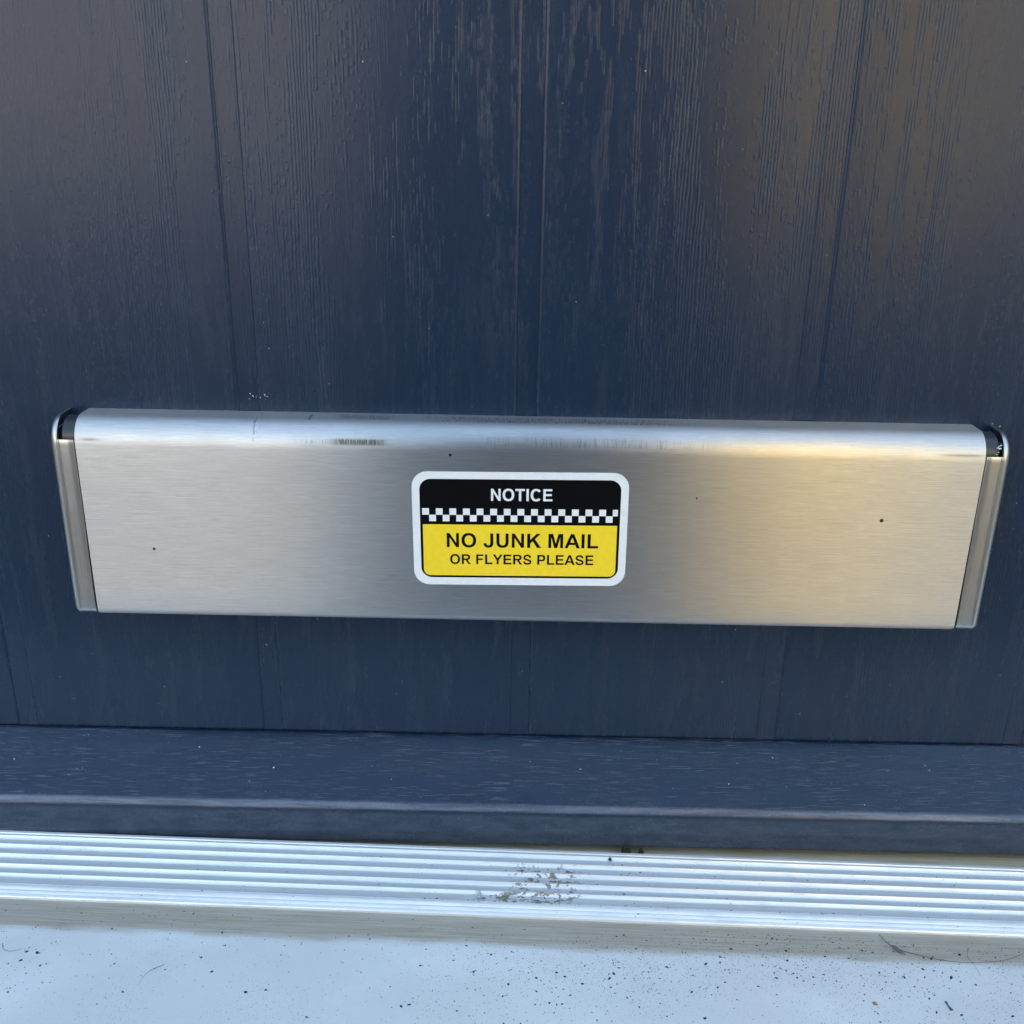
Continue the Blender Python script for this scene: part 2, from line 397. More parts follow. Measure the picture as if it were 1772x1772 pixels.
rbox('screen', .067, .141, .0004, .008, .018, -.052, .0098, pmat('screen_glass', (.01, .01, .012), .1))
# fingers wrapped round the phone, each its own chain rooted in the palm
for s_ in (-1, 1):
    T = ph.matrix_world
    for q in range(4):
        z_ = -.035-.019*q; ln = (.95, 1.05, 1.0, .8)[q]
        P = [(.018+s_*.070, z_-.01, .045), (.018+s_*.060, z_, .020), (.018+s_*.046, z_, -.004), (.018+s_*(.046-.024*ln), z_, -.010)]
        w_ = [T @ Vector(v) - Vector(per.location) for v in P]
        skin('finger', w_, [(0, 1), (1, 2), (2, 3)], [.0105, .0095, .0085, .007], skinm, per, 1)
    P = [(.018+s_*.068, -.10, .050), (.018+s_*.050, -.075, .030), (.018+s_*.030, -.050, .020)]
    w_ = [T @ Vector(v) - Vector(per.location) for v in P]
    skin('thumb', w_, [(0, 1), (1, 2)], [.013, .011, .009], skinm, per, 1)
    P = [(.018+s_*.070, -.10, .060), (.018+s_*.066, -.06, .045)]
    w_ = [T @ Vector(v) - Vector(per.location) for v in P] 
    wr = Vector(bp[10 if s_ < 0 else 19])
    skin('palm', [wr]+w_, [(0, 1), (1, 2)], [.026, (.034, .018), (.034, .014)], skinm, per, 1)
# hair
hv = []; hf = []
for j in range(9):
    ph_ = math.pi/2*j/8
    for i in range(18):
        a = 2*math.pi*i/18; hv.append((.088*math.cos(ph_)*math.cos(a), -.02+.105*math.cos(ph_)*math.sin(a), .95+.115*math.sin(ph_)-(.06*(math.sin(a) < 0)*math.cos(ph_))))
for j in range(8):
    for i in range(18): k = (i+1) % 18; hf.append((j*18+i, j*18+k, (j+1)*18+k, (j+1)*18+i))
link('hair', from_py(hv, hf), pmat('hair_brown', (.04, .028, .018), .6), per, smooth=True)

# ------------------------------------------------------------------ door
PX, P0 = .0977, .0025
door = empty('front_door', (0, 0, .038), label='dark blue grey door of grooved vertical planks with sloping weather bar', cat='door')
def dloc(o, x, y, z): o.location = (x, y, z-.038)
# slab behind the planks: the flat bottom of every groove
sb = link('door_slab', boxm(-.44, .44, .0006, .044, 0, 1.95), M['groove'], door); dloc(sb, 0, 0, .0745)
def plank_mesh(hw, h):
    gv = .0034; c = .0006
    q = hw-gv
    xs = [-q, -q+c*.25, -q+c, -q+c*1.6, -q+c*2.6, 0, q-c*2.6, q-c*1.6, q-c, q-c*.25, q]
    ys = [.0014, .0005, .00013, .00004, 0, 0, 0, .00004, .00013, .0005, .0014]
    V = []; zs = [0, .0004, .0009, .002, h/2, h]
    for k, z in enumerate(zs):
        for x, y in zip(xs, ys): V.append((x, y + (.0004, .00008, 0, 0, 0, 0)[k], z))
    F = []
    n = len(xs)
    for k in range(len(zs)-1):
        for i in range(n-1): F.append((k*n+i, k*n+i+1, (k+1)*n+i+1, (k+1)*n+i))
    F.append(tuple(reversed(range(n))))
    return autosmooth(from_py(V, F), 50)
pm = plank_mesh(PX/2, 1.95)
for k in range(-4, 5):
    if abs(P0+(k+.5)*PX) > .44: continue
    o = link('plank', pm, M['door'], door); dloc(o, P0+(k+.5)*PX, 0, .0745)
# weather bar with a worn, slightly uneven front edge
prof = [(.030, .0737), (.0002, .0737), (-.0004, .0735)]
prof += [(-.0004-.0172*t, .0735-.0172*t*1.02) for t in (.25, .5, .75, 1)]
e0 = len(prof)
prof += [(-.0182, .0553), (-.0189, .0545), (-.0195, .0536), (-.0199, .0526), (-.0201, .0516)]
e1 = len(prof)
prof += [(-.0206, .046), (-.0211, .0391), (-.0208, .0385), (-.0200, .0382), (.030, .0382)]
xs = [-.44+.88*i/520 for i in range(521)]
random.seed(3)
wv = [random.gauss(0, 1) for _ in range(521)]
sm_ = [sum(wv[max(0, i-4):i+5])/9 for i in range(521)]
def wob(x, i, q):
    k = int(round((x+.44)/.88*520))
    if e0 <= i < e1: return (q[0]+sm_[k]*.00028, q[1]+sm_[(k*7) % 521]*.00022)
    return q
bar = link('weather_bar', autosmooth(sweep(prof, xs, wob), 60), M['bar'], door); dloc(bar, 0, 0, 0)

# ------------------------------------------------------------------ letter plate
ZT, ZB, D, CX = .2052, .1313, .0150, .0037
HW, FH = .1650, .1558
plate = empty('letter_plate', (CX, 0, ZB), label='long brushed stainless steel letter plate mounted low on the dark blue door', cat='letter plate')
def ploc(o): o.location = (0, 0, -ZB)
def side_profile(inset=0., dz=0.):
    """(y,z) from the top rear edge over the curl, down the face, to the bottom rear edge"""
    R, r = .0095, .0030
    d_ = D-inset; zt = ZT-inset; zb = ZB+inset
    R = max(.001, R-inset); r = max(.0006, r-inset)
    Ry = max(.001, .0078-inset)
    p = [(0.0, zt), (-(d_-Ry)*.5, zt)]
    p += [(-(d_-Ry)+Ry*math.cos(rad(90+90*i/14)), zt-R+R*math.sin(rad(90+90*i/14))) for i in range(15)]
    for t in (.12, .3, .5, .7, .88): p.append((-d_, zt-R+(zb+r-zt+R)*t))
    p += arc_pts(-(d_-r), zb+r, r, 180, 270, 7)
    p += [(0.0, zb)]
    return p
# flap: 1.3 mm sheet curled over the hinge, edges slightly eased
op = side_profile(0); ip = side_profile(.0013)
loop = op + list(reversed(ip))
e = .0004
def flapfn(x, i, q):
    if abs(x) > FH-e*.3 :
        n = len(op)
        if i < n:
            a = op[i]; b = ip[i]; return (a[0]+(b[0]-a[0])*.28, a[1]+(b[1]-a[1])*.28)
    return q
fxs = [-FH, -FH+e*.45, -FH+e] + [-FH+e+(2*FH-2*e)*i/40 for i in range(1, 40)] + [FH-e, FH-e*.45, FH]
flap = link('flap', autosmooth(sweep(loop, fxs, flapfn, closed=True), 40), M['flap'], plate); ploc(flap)
# frame core behind flap (dark shadow gap)
core = link('back_frame', boxm(-HW+.002, HW-.002, -.0100, -.0001, ZB+.003, ZT-.0090), M['black'], plate); ploc(core)
# end caps: outer rim rounds back to the door, faint ridge, then a flatter inner land; a notch at the top shows the hinge
def cap_mesh(side):
    W = HW-FH-.00055
    us = [0, .00008, .0003, .0007, .0012, .0018, .0024, .0029, .0032, .0036, .0041, .0048, .0060, W-.0003, W]
    RX = .0029; RD = .0046
    def ins(u):
        if u < RX: return RD*(1-math.sqrt(max(0, 1-((RX-u)/RX)**2)))
        if u < .0037:
            t = (u-RX)/(.0037-RX); return .0005*(t*t*(3-2*t))
        if u > W-.0002: return .0008
        return .0005
    n = len(side_profile()); V = []; 
    for u in us:
        # the ridge fades towards the bottom
        a = side_profile(ins(u)); b = side_profile(min(ins(u), .00018) if u > RX else ins(u))
        for i in range(n):
            t = max(0, min(1, (ZT-.03-a[i][1])/.045))
            y = a[i][0]*(1-t)+b[i][0]*t; z = a[i][1]*(1-t)+b[i][1]*t
            V.append((side*(HW-u), y, z))
    F = []
    NZ = ZT-.0076
    for a in range(len(us)-1):
        for i in range(n-1):
            f = (a*n+i, a*n+i+1, (a+1)*n+i+1, (a+1)*n+i)
            zc = sum(V[k][2] for k in f)/4
            if us[a] >= .0031 and (i < 14): continue
            F.append(f if side > 0 else tuple(reversed(f)))
    me = from_py(V, F)
    # add a row exactly at the notch floor: the profile already has the curl end there
    uv = me.uv_layers.new(name='UVMap')
    for p in me.polygons:
        for li, vi in zip(p.loop_indices, p.vertices): uv.data[li].uv = (V[vi][2], V[vi][0])
    bm = bmesh.new(); bm.from_mesh(me); bmesh.ops.recalc_face_normals(bm, faces=bm.faces)
    # make sure normals face outwards (towards -y on the face)
    s_ = sum(f.normal.y for f in bm.faces)
    if s_ > 0: bmesh.ops.reverse_faces(bm, faces=bm.faces)
    bm.to_mesh(me); bm.free()
    return autosmooth(me, 50)
for sd in (-1, 1):
    c = link('end_cap', cap_mesh(sd), M['cap'], plate); ploc(c)
    so_ = c.modifiers.new('thick', 'SOLIDIFY'); so_.thickness = .0011; so_.offset = -1
    bv = c.modifiers.new('ease', 'BEVEL'); bv.width = .00022; bv.segments = 2; bv.limit_method = 'ANGLE'; bv.angle_limit = rad(50)
# hinge: black knuckle and rod seen in the notch
def cyl(name, x0, x1, cy, cz, r, mat, par, seg=32, ease=.0004):
    V = []; F = []
    st = [(x0, r-ease), (x0+ease, r), (x1-ease, r), (x1, r-ease)]
    for x, q in st:
        for i in range(seg): a = 2*math.pi*i/seg; V.append((x, cy+q*math.cos(a), cz+q*math.sin(a)))
    for k in range(3):
        for i in range(seg): j = (i+1) % seg; F.append((k*seg+i, k*seg+j, (k+1)*seg+j, (k+1)*seg+i))
    F.append(tuple(range(seg))); F.append(tuple(3*seg+i for i in reversed(range(seg))))
    me = from_py(V, F); bm = bmesh.new(); bm.from_mesh(me); bmesh.ops.recalc_face_normals(bm, faces=bm.faces); bm.to_mesh(me); bm.free()
    o = link(name, autosmooth(me, 40), mat, par); return o
for sd in (-1, 1):
    a, b = sorted((sd*(FH-.004), sd*(HW-.0046)))
    k = cyl('hinge_knuckle', a, b, -.0073, ZT-.0075, .0068, M['barrel'], plate); ploc(k)
    a, b = sorted((sd*(FH-.006), sd*(HW-.0016)))
    k = link('hinge_block', boxm(a, b, -.0098, -.0002, ZT-.0105, ZT-.0050), M['black'], plate); ploc(k)

# ------------------------------------------------------------------ notice sticker
def rrect(w_, h_, r, n=10, corners=(1, 1, 1, 1), cx=0, cz=0):
    pts = []
    for q, (sx, sz, a0) in enumerate(((1, 1, 0), (-1, 1, 90), (-1, -1, 180), (1, -1, 270))):
        rr = r if corners[q] else 0
        if rr == 0: pts.append((cx+sx*w_/2, cz+sz*h_/2)); continue
        for i in range(n+1):
            a = rad(a0+90*i/n); pts.append((cx+sx*(w_/2-rr)+rr*math.cos(a), cz+sz*(h_/2-rr)+rr*math.sin(a)))
    return pts
def plate2d(polys, y0, y1):
    """polys: list of outlines (x,z) as thin solids from y0 (back) to y1 (front, smaller y)"""
    bm = bmesh.new()
    for pts in polys:
        fr = [bm.verts.new((x, y1, z)) for x, z in pts]; bk = [bm.verts.new((x, y0, z)) for x, z in pts]
        n = len(pts)
        bm.faces.new(fr)
        for i in range(n): j = (i+1) % n; bm.faces.new((fr[i], bk[i], bk[j], fr[j]))
    bmesh.ops.recalc_face_normals(bm, faces=bm.faces)
    bmesh.ops.triangulate(bm, faces=[f for f in bm.faces if len(f.verts) > 4])
    me = bpy.data.meshes.new('p'); bm.to_mesh(me); bm.free(); return me
SX, SZ = .0011, .1680
stk = empty('notice_sticker', (SX, -D, SZ), label='small black and yellow notice sticker with white border asking for no junk mail', cat='sticker')
stk.rotation_euler.y = -rad(.62)
mm = .001
T0, T1, T2, T3 = .00001, -.00012, -.00015, -.00018
def sp(name, polys, y0, y1, mat): return link(name, plate2d(polys, y0, y1), mat, stk)
sp('white_border', [rrect(75.3*mm, 42.6*mm, 5.6*mm, 12)], T0, T1, M['s_white'])
sp('black_panel', [rrect(70.0*mm, 37.1*mm, 3.9*mm, 10, cz=.1*mm)], T1+.00001, T2, M['s_black'])
sp('yellow_panel', [rrect(68.2*mm, 19.5*mm, 2.4*mm, 8, (0, 0, 1, 1), cz=-7.9*mm)], T2+.00001, T3, M['s_yellow'])
for row in (0, 1):
    for i in range(15):
        x0 = -34.2+4.755*i+2.39*row; x1 = min(x0+2.39, 34.15)
        if x1-x0 < .3: continue
        z1 = 7.85-2.42*row
        sp('check_square', [[(x0*mm, z1*mm-2.42*mm), (x1*mm, z1*mm-2.42*mm), (x1*mm, z1*mm), (x0*mm, z1*mm)]], T2+.00001, T3, M['s_white'])

# hand drawn bold grotesque capitals, unit cap height = .716 em
CH = .716; ST = .146; HT = .125    # vertical and horizontal stroke weights
def ring(cx, cz, rx, rz, tx, tz, a0, a1, n=22, pw=2.25):
    o, i_ = [], []
    for k in range(n+1):
        a = rad(a0+(a1-a0)*k/n); c, s_ = math.cos(a), math.sin(a)
        cc = math.copysign(abs(c)**(2/pw), c); ss = math.copysign(abs(s_)**(2/pw), s_)
        o.append((cx+rx*cc, cz+rz*ss)); i_.append((cx+(rx-tx)*cc, cz+(rz-tz)*ss))
    return [[o[k], o[k+1], i_[k+1], i_[k]] for k in range(n)]
def stroke(pts, ws):
    res = []; L = []
    for k, (x, z) in enumerate(pts):
        a = pts[max(0, k-1)]; b = pts[min(len(pts)-1, k+1)]
        dx, dz = b[0]-a[0], b[1]-a[1]; l = math.hypot(dx, dz); nx, nz = -dz/l, dx/l
        h = ws[k]/2; L.append(((x+nx*h, z+nz*h), (x-nx*h, z-nz*h)))
    for k in range(len(L)-1): res.append([L[k][0], L[k+1][0], L[k+1][1], L[k][1]])
    return res
def R_(x0, z0, x1, z1): return [[(x0, z0), (x1, z0), (x1, z1), (x0, z1)]]
def glyph(c):
    if c == 'N': return .722, R_(.073, 0, .207, CH)+R_(.515, 0, .649, CH)+[[(.073+.134, CH), (.070+.0, CH), (.073+.134-.0, CH-.215), (.515, 0), (.649, 0), (.515, .225)]]
    if c == 'O': return .778, ring(.389, .358, .345, .370, .149, .124, 0, 360, 40)
    if c == 'C':
        return .722, ring(.375, .358, .330, .370, .149, .124, 38, 318, 34)
    if c == 'T': return .611, R_(.022, CH-.121, .590, CH)+R_(.233, 0, .378, CH-.121)
    if c == 'I': return .278, R_(.068, 0, .213, CH)
    if c == 'E': return .667, R_(.073, 0, .217, CH)+R_(.217, 0, .617, .121)+R_(.217, .308, .580, .428)+R_(.217, CH-.121, .604, CH)
    if c == 'F': return .611, R_(.074, 0, .218, CH)+R_(.218, .305, .520, .425)+R_(.218, CH-.121, .565, CH)
    if c == 'L': return .611, R_(.077, 0, .221, CH)+R_(.221, 0, .580, .121)
    if c == 'J': return .556, R_(.340, .22, .484, CH)+ring(.253, .225, .231, .237, .144, .122, 0, -90, 12)+ring(.253, .225, .229, .237, .136, .122, -90, -178, 12)
    if c == 'U': return .722, R_(.072, .28, .216, CH)+R_(.502, .28, .646, CH)+ring(.359, .28, .287, .292, .144, .124, 180, 360, 24)
    if c == 'K': return .722, R_(.075, 0, .219, CH)+[[(.219, .215), (.219, .398), (.511, CH), (.700, CH)], [(.330, .335), (.436, .440), (.725, 0), (.540, 0)]]
    if c == 'M': return .833, R_(.071, 0, .205, CH)+R_(.627, 0, .761, CH)+[[(.205, CH), (.285, CH), (.416, .225), (.416, 0), (.347, 0), (.205, .560)], [(.545, CH), (.627, CH), (.627, .560), (.483, 0), (.416, 0), (.416, .225)]]
    if c == 'A': return .722, [[(0, 0), (.153, 0), (.361, .548), (.361, CH), (.284, CH)], [(.565, 0), (.722, 0), (.438, CH), (.361, CH), (.361, .548)]]+R_(.19, .163, .53, .283)
    if c == 'Y': return .667, R_(.262, 0, .406, .301)+[[(.262, .30), (.334, .30), (.334, .435), (.168, CH), (.0, CH)], [(.334, .30), (.406, .30), (.668, CH), (.503, CH), (.334, .435)]]
    if c in 'PR':
        if c == 'P': b = .255; xr = .622
        else: b = .296; xr = .655
        zm = (b+CH)/2; h = (CH-b)/2
        q = R_(.073, 0, .218, CH)+R_(.218, CH-.121, .42, CH)+R_(.218, b, .42, b+.118)+ring(.42, zm, xr-.42, h, .148, .121, -90, 90, 16)
        if c == 'R': q += [[(.330, b+.02), (.47, b+.05), (.555, .190), (.697, 0), (.525, 0), (.395, .205)]]
        return (.667 if c == 'P' else .722), q
    if c == 'S':
        pts = []
        ctl = [(.105, .235), (.130, .140), (.215, .070), (.335, .050), (.455, .070), (.535, .135), (.545, .215), (.490, .285), (.335, .345), (.190, .395), (.125, .455), (.118, .525), (.160, .605), (.240, .655), (.330, .667), (.430, .648), (.505, .590), (.530, .500)]
        ctl = [(x, z) for x, z in ctl]
        n = len(ctl)
        for i in range(n-1):
            p0, p1, p2, p3 = ctl[max(0, i-1)], ctl[i], ctl[i+1], ctl[min(n-1, i+2)]
            for k in range(3):
                t = k/3
                pts.append(tuple(.5*((2*p1[j])+(-p0[j]+p2[j])*t+(2*p0[j]-5*p1[j]+4*p2[j]-p3[j])*t*t+(-p0[j]+3*p1[j]-3*p2[j]+p3[j])*t**3) for j in (0, 1)))
        pts.append(ctl[-1])
        return .667, stroke(pts, [.128]*len(pts))
    return .278, []
def text_objs(txt, x0, x1, zbase, cap, mat, name='letter'):
    adv = 0; gl = []
    for c in txt:
        w_, q = glyph(c); gl.append((c, adv, q)); adv += w_
    lo = min(p[0] for c, a, q in gl[:1] for s_ in q for p in s_); 
    hi = max(p[0]+gl[-1][1] for s_ in gl[-1][2] for p in s_)
    sx = (x1-x0)/(hi-lo); sz = cap/CH
    dz = 0
    for c, a, q in gl:
        if not q: continue
        polys = []
        for k, s_ in enumerate(q):
            polys.append([(x0+(a+px_-lo)*sx, zbase+pz*sz) for px_, pz in s_])
        # slices of one letter are flush, so make them one flat face: union by stacking is avoided with tiny steps
        bm = bmesh.new()
        for k, pts in enumerate(polys):
            y1 = T3-.00003-.0000006*(k % 5)
            y0 = T2+.00001
            fr = [bm.verts.new((x, y1, z)) for x, z in pts]
            try: f = bm.faces.new(fr)
            except ValueError: continue
            bk = [bm.verts.new((x, y0, z)) for x, z in pts]
            n = len(pts)
            for i in range(n): j = (i+1) % n; bm.faces.new((fr[i], bk[i], bk[j], fr[j]))
        bmesh.ops.recalc_face_normals(bm, faces=bm.faces)
        bmesh.ops.triangulate(bm, faces=[f for f in bm.faces if len(f.verts) > 4])
        me = bpy.data.meshes.new('l'); bm.to_mesh(me); bm.free()
        link(name, me, mat, stk)
text_objs('NOTICE', -10.15*mm, 11.2*mm, 10.8*mm, 4.45*mm, M['s_white'])
text_objs('NO JUNK MAIL', -25.8*mm, 27.7*mm, -6.75*mm, 5.35*mm, M['s_black'])
text_objs('OR FLYERS PLEASE', -24.7*mm, 26.2*mm, -13.2*mm, 3.75*mm, M['s_black'])

# ------------------------------------------------------------------ threshold and sill (one and a bit degrees out of line with the door)
x0_, y0_, x1_, y1_ = -.1827, -.0564, .1793, -.0652
TR = math.atan2(y1_-y0_, x1_-x0_)
TY = y0_ + (0-x0_)*math.tan(TR)     # front edge at x = 0
thr = empty('door_threshold', (0, TY, .0300), TR, label='ribbed silvery aluminium threshold strip running under the dark blue door', cat='threshold')
TZ = .0400-.0300
cr = [0, .0062, .0120, .0170, .0226, .0280, .0330]      # crest lines, measured back from the front edge
# each tread is its own piece: back riser catching the light, shallow tread, small notch before the next
def rib(yf, yb, steep, mat=M['alu']):
    w_ = yb-yf
    # from rear crest down the lit riser, along the tread, into the notch; sits on the base
    r1 = min(.0013, w_*.3)
    p = [(yb-.00005, -.004), (yb-.00005, TZ-.0006), (yb-.0003, TZ+.0000), (yb-.0006, TZ-.00005)]
    h = .0012*steep
    for t in (.25, .5, .75, 1): p.append((yb-.0006-r1*t, TZ-.00005-h*(1-(1-t)**2)))
    zl = TZ-.00005-h
    p += [(yf+.0014, zl+.00002), (yf+.0010, zl-.00002), (yf+.00075, zl-.0003), (yf+.0007, -.004)]
    return p
tb = link('base', boxm(-.5, .5, .0014, .0345, -.006, TZ-.0038), M['alu'], thr)
for i in range(1, 6):
    p = rib(cr[i], cr[i+1], 1.0 if i > 1 else .8)
    link('rib', autosmooth(sweep(p, [-.5+1.0*k/60 for k in range(61)]), 40), M['alu'], thr)
# front nose: pale slope falling to a square edge, two shallow lines in it
p = [(.0062, -.004), (.0062, TZ-.0005), (.0059, TZ-.0002), (.0053, TZ-.0003), (.0043, TZ-.0007), (.0040, TZ-.00095), (.0037, TZ-.0008), (.0027, TZ-.0011), (.0024, TZ-.00135), (.0021, TZ-.0012), (.0013, TZ-.0015), (.0010, TZ-.0019), (.0010, -.0008), (.0013, -.004)]
link('nose', autosmooth(sweep(p, [-.5+1.0*k/60 for k in range(61)]), 30), M['alu'], thr)
# rear upstand and the inner channel that opens towards the right
p = [(.0352, -.004), (.0352, TZ-.0002), (.0349, TZ+.0001), (.0338, TZ+.0001), (.0335, TZ-.0003), (.0335, -.004)]
link('rear_lip', autosmooth(sweep(p, [-.5, .5]), 30), M['alu'], thr)
ic = link('inner_channel', boxm(-.5, .5, .0354, .085, -.004, TZ-.0048), M['inner'], thr)

sill = empty('door_sill', (0, TY, -.12), TR, label='white plastic sill in front of the threshold, peppered with dark grit', cat='sill')
ZS = .0374
p = [(.0012, ZS), (-.04, ZS-.0006), (-.090, ZS-.0014)] + arc_pts(-.090, ZS-.0044, .003, 90, 180, 5) + [(-.093, -.119), (.06, -.119), (.06, ZS-.0120), (.0012, ZS-.0120)]
p = [(a, b+.12) for a, b in p]
sm = sweep(p, [-.6+1.2*k/10 for k in range(11)], closed=True)
link('sill_board', autosmooth(sm, 30), M['sill'], sill)

# ------------------------------------------------------------------ small litter
rotT = Matrix.Translation((0, TY, 0)) @ Matrix.Rotation(TR, 4, 'Z')
def fleck_bm(bm, c, rx, ry, rz, az, n=6):
    ca, sa = math.cos(az), math.sin(az); ring1 = []
    for i in range(n):
        a = 2*math.pi*i/n; q = random.uniform(.75, 1.2)
        x, y = rx*q*math.cos(a), ry*q*math.sin(a)
        ring1.append(bm.verts.new((c[0]+x*ca-y*sa, c[1]+x*sa+y*ca, c[2]-rz*.2)))
    t = bm.verts.new((c[0], c[1], c[2]+rz))
    for i in range(n): bm.faces.new((ring1[i], ring1[(i+1) % n], t))
random.seed(5)
bm = bmesh.new()
cl = [(random.uniform(-.2, .2), random.uniform(-.05, -.012)) for _ in range(14)]
for k in range(9000):
    if random.random() < .62:
        c = random.choice(cl[:8]); x, y = c[0]+random.gauss(0, .026), c[1]+random.gauss(0, .009)
    else: x, y = random.uniform(-.22, .22), random.uniform(-.088, -.0015)
    if y > -.0015 or y < -.088: continue
    s_ = .00009*math.exp(random.gauss(0, .55))
    if random.random() < .007: s_ = random.uniform(.0003, .00055)
    v = rotT @ Vector((x, y, ZS+.00006*0+(y/.09)*.0014))
    fleck_bm(bm, v, s_*random.uniform(1, 2.0), s_, s_*.7, random.gauss(.3, .9))
me = bpy.data.meshes.new('grit'); bm.to_mesh(me); bm.free()
tag(link('grit', me, M['grit']), 'dark grit and dust flecks scattered over the white sill', 'grit', kind='stuff')
# grit caught in the threshold grooves
bm = bmesh.new()
for k in range(420):
    i = random.choice([1, 2, 3, 4, 5]); x = random.choice([random.uniform(-.2, .22), random.gauss(.08, .07)])
    y = cr[i]+random.uniform(-.0005, .0012) if random.random() < .7 else random.uniform(.001, .033)
    s_ = .00012*math.exp(random.gauss(0, .4))
    v = rotT @ Vector((x, y, .0392)); fleck_bm(bm, v, s_*random.uniform(1, 3), s_*.8, s_, random.gauss(0, .4))
me = bpy.data.meshes.new('grit2'); bm.to_mesh(me); bm.free()
tag(link('grit', me, M['grit']), 'dark grit caught between the ribs of the aluminium threshold', 'grit', kind='stuff')
# pale dust specks on the door
bm = bmesh.new()
def speck(x, z, s_, y=-.00005):
    az = random.uniform(0, 3.14); n = 6; vs = []
    for i in range(n):
        a = 2*math.pi*i/n; px_, pz = s_*1.5*math.cos(a), s_*.75*math.sin(a)
        vs.append(bm.verts.new((x+px_*math.cos(az)-pz*math.sin(az), y, z+px_*math.sin(az)+pz*math.cos(az))))
    t = bm.verts.new((x, y-s_*.8, z))
    for i in range(n): bm.faces.new((vs[i], t, vs[(i+1) % n]))
for k in range(90): speck(random.uniform(-.21, .21), random.choice([random.uniform(.08, .335), random.uniform(.085, .14)]), .00011*math.exp(random.gauss(0, .4)))
for k in range(26): speck(random.gauss(.170, .004), random.uniform(.14, .215), .00012*math.exp(random.gauss(0, .5)))
for k in range(10): speck(random.gauss(-.092, .0025), .2094+abs(random.gauss(0, .0012)), .00014*math.exp(random.gauss(0, .4)))
for k in range(9): speck(.1635+random.gauss(0, .0008), .2005+random.gauss(0, .0012), .00022*math.exp(random.gauss(0, .5)), -.0143)
for k in range(60):
    t = random.uniform(.05, .95); speck(random.uniform(-.2, .2), .0735-.0181*t, .00011*math.exp(random.gauss(0, .5)), -.0004-.0178*t-.0001)
for k in range(60): speck(random.choice([random.gauss(-.13, .02), random.gauss(.03, .04)]), random.uniform(.040, .047), .00010*math.exp(random.gauss(0, .5)), -.02005)
me = bpy.data.meshes.new('dust'); bm.to_mesh(me); bm.free()
tag(link('dust', me, M['speck']), 'pale dust specks sticking to the dark blue door', 'dust', kind='stuff')

def tube(pts, r, name):
    V, F = [], []; n = 5
    for k, p_ in enumerate(pts):
        a = Vector(pts[max(0, k-1)]); b = Vector(pts[min(len(pts)-1, k+1)]); d_ = (b-a).normalized()
        u = d_.cross(Vector((0, 0, 1))).normalized(); v = u.cross(d_)
        rr = r[k] if isinstance(r, list) else r*(1-.6*k/len(pts))
        for i in range(n): q = 2*math.pi*i/n; V.append(tuple(Vector(p_)+(u*math.cos(q)+v*math.sin(q))*rr))
    for k in range(len(pts)-1):
        for i in range(n): j = (i+1) % n; F.append((k*n+i, k*n+j, (k+1)*n+j, (k+1)*n+i))
    F.append(tuple(range(n))); F.append(tuple((len(pts)-1)*n+i for i in reversed(range(n))))
    me = from_py(V, F, name); return me
def ray_to(px_, py_, z):
    dd = rt*(px_-886)/1772 - up*(py_-886)/1772 + fw
    t = (z-CAM.z)/dd.z; return CAM+dd*t
def bez(P, n=24):
    out = []
    m_ = len(P)
    for i in range(m_-1):
        p0, p1, p2, p3 = P[max(0, i-1)], P[i], P[i+1], P[min(m_-1, i+2)]
        for k in range(n):
            t = k/n; out.append(.5*((2*p1)+(-p0+p2)*t+(2*p0-5*p1+4*p2-p3)*t*t+(-p0+3*p1-3*p2+p3)*t**3))
    out.append(P[-1]); return out
ZH = ZS+.0004
def thing_mesh(name, me, mat, label, cat, group=None, smooth=True):
    # put the origin at the thing's own base
    c = sum((v.co for v in me.vertices), Vector())/len(me.vertices); c.z = min(v.co.z for v in me.vertices)
    for v in me.vertices: v.co -= c
    o = link(name, me, mat, smooth=smooth, loc=c); return tag(o, label, cat, group)
def hair(pix, r, label):
    P = [ray_to(a, b, ZH) for a, b in pix]
    thing_mesh('hair', tube([tuple(q) for q in bez(P, 10)], r, 'hair'), M['hair'], label, 'hair', 'stray hairs on the sill')
hair([(1521, 1617), (1548, 1640), (1600, 1655), (1650, 1664), (1700, 1665), (1745, 1660), (1790, 1640)], .00011, 'long thin dark hair curving across the right side of the white sill')
hair([(1676, 1640), (1674, 1655), (1685, 1668), (1698, 1690)], .00008, 'short dark hair crossing the long curved hair on the white sill')
hair([(5, 1632), (6, 1642), (18, 1646), (38, 1642)], .00010, 'tiny hooked hair at the far left of the white sill')
hair([(284, 1669), (262, 1678), (250, 1688), (241, 1702)], .00008, 'short pale brown hair bent on the left half of the white sill')
P = [ray_to(a, b, ZH+.0002) for a, b in ((1543, 1636), (1549, 1640), (1557, 1646), (1567, 1652))]
thing_mesh('seed', tube([tuple(q) for q in bez(P, 3)], [.0002, .0004, .00055, .0006, .0006, .00055, .0005, .0004, .00025, .0001], 'seed'), M['husk'], 'slender dark seed lying on the long hair beside the threshold', 'seed')
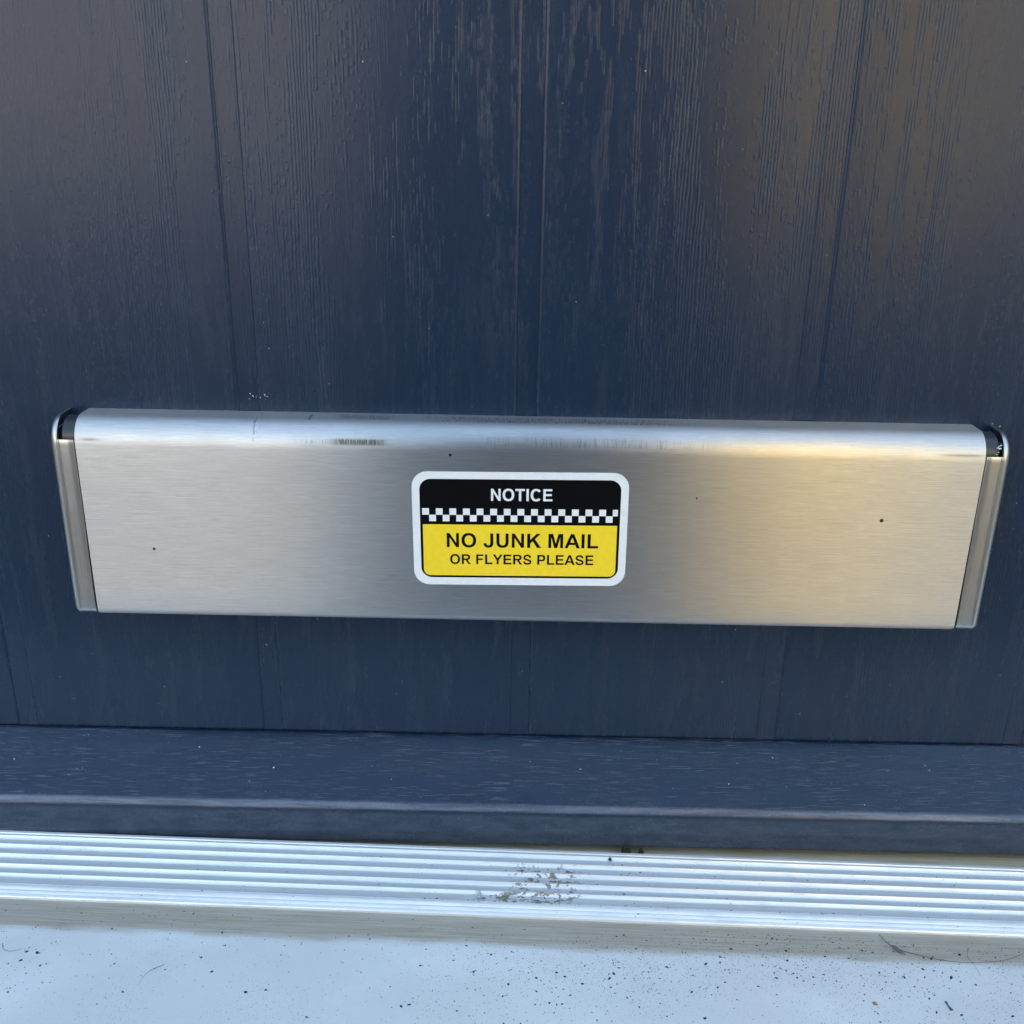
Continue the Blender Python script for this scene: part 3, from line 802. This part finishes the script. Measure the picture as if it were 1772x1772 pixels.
def lump(c, s_, n=10, m_=6, seed=1, flat_=.6, jag=.3):
    random.seed(seed); V, F = [], []
    for j in range(m_+1):
        ph = math.pi/2*j/m_
        for i in range(n):
            a = 2*math.pi*i/n; q = 1+random.uniform(-jag, jag)*(1 if j < m_ else 0)
            V.append((c[0]+s_[0]*math.cos(ph)*math.cos(a)*q, c[1]+s_[1]*math.cos(ph)*math.sin(a)*q, c[2]+s_[2]*math.sin(ph)*q))
    for j in range(m_):
        for i in range(n): k = (i+1) % n; F.append((j*n+i, j*n+k, (j+1)*n+k, (j+1)*n+i))
    F.append(tuple(reversed(range(n))))
    return from_py(V, F)
q = ray_to(1084, 1478, .0352)
thing_mesh('moss', lump((q.x, q.y, .0350), (.0018, .0018, .0042), seed=4), M['moss'], 'small dark green moss tuft behind the threshold under the door', 'moss', smooth=False)
q = ray_to(1109, 1478, .0352)
thing_mesh('moss', lump((q.x, q.y, .0350), (.0013, .0012, .0026), seed=9), M['moss'], 'lower dark crumb just right of the moss tuft behind the threshold', 'moss', smooth=False)
q = ray_to(1056, 1486, .0398)
thing_mesh('crumb', lump((q.x, q.y, .0392), (.0006, .0006, .0009), seed=2), M['grit'], 'dark round crumb on the rearmost rib of the threshold', 'crumb')
q = ray_to(1514, 1738, ZS-.0008)
thing_mesh('leaf_scrap', lump((q.x, q.y, ZS-.0008), (.0010, .0011, .0005), seed=3, n=12, m_=3), M['leaf'], 'tiny yellow brown leaf scrap on the right of the white sill', 'leaf scrap', smooth=False)
q = ray_to(1513, 1750, ZS-.0008)
P = [ray_to(a, b, ZS-.0005) for a, b in ((1636, 1733), (1640, 1740), (1647, 1749))]
thing_mesh('husk', tube([tuple(q) for q in bez(P, 3)], [.0003, .0005, .0004, .0003, .0004, .0005, .0006], 'husk'), M['husk'], 'grey seed husk near the lower right corner of the sill', 'husk')
for (a, b, s1, s2, lb) in ((1688, 1705, .0007, .0006, 'dark crumb below the right end of the long hair'), (425, 1717, .0006, .0005, 'dark crumb alone low on the left half of the white sill'),
                       (828, 1650, .0006, .0006, 'dark crumb on the white sill nearly under the notice sticker'), (1220, 1762, .0006, .0004, 'dark crumb at the bottom edge right of the middle of the sill'),
                       (522, 1634, .0004, .0009, 'upright pointed dark crumb on the sill left of centre'), (1255, 1656, .0004, .0010, 'thin dark sliver on the sill right of centre near the threshold')):
    q = ray_to(a, b, ZS-.0005)
    thing_mesh('crumb', lump((q.x, q.y, ZS-.0007), (s1, s2, .0005), seed=int(a)), M['grit'], lb, 'crumb', 'larger crumbs on the sill')
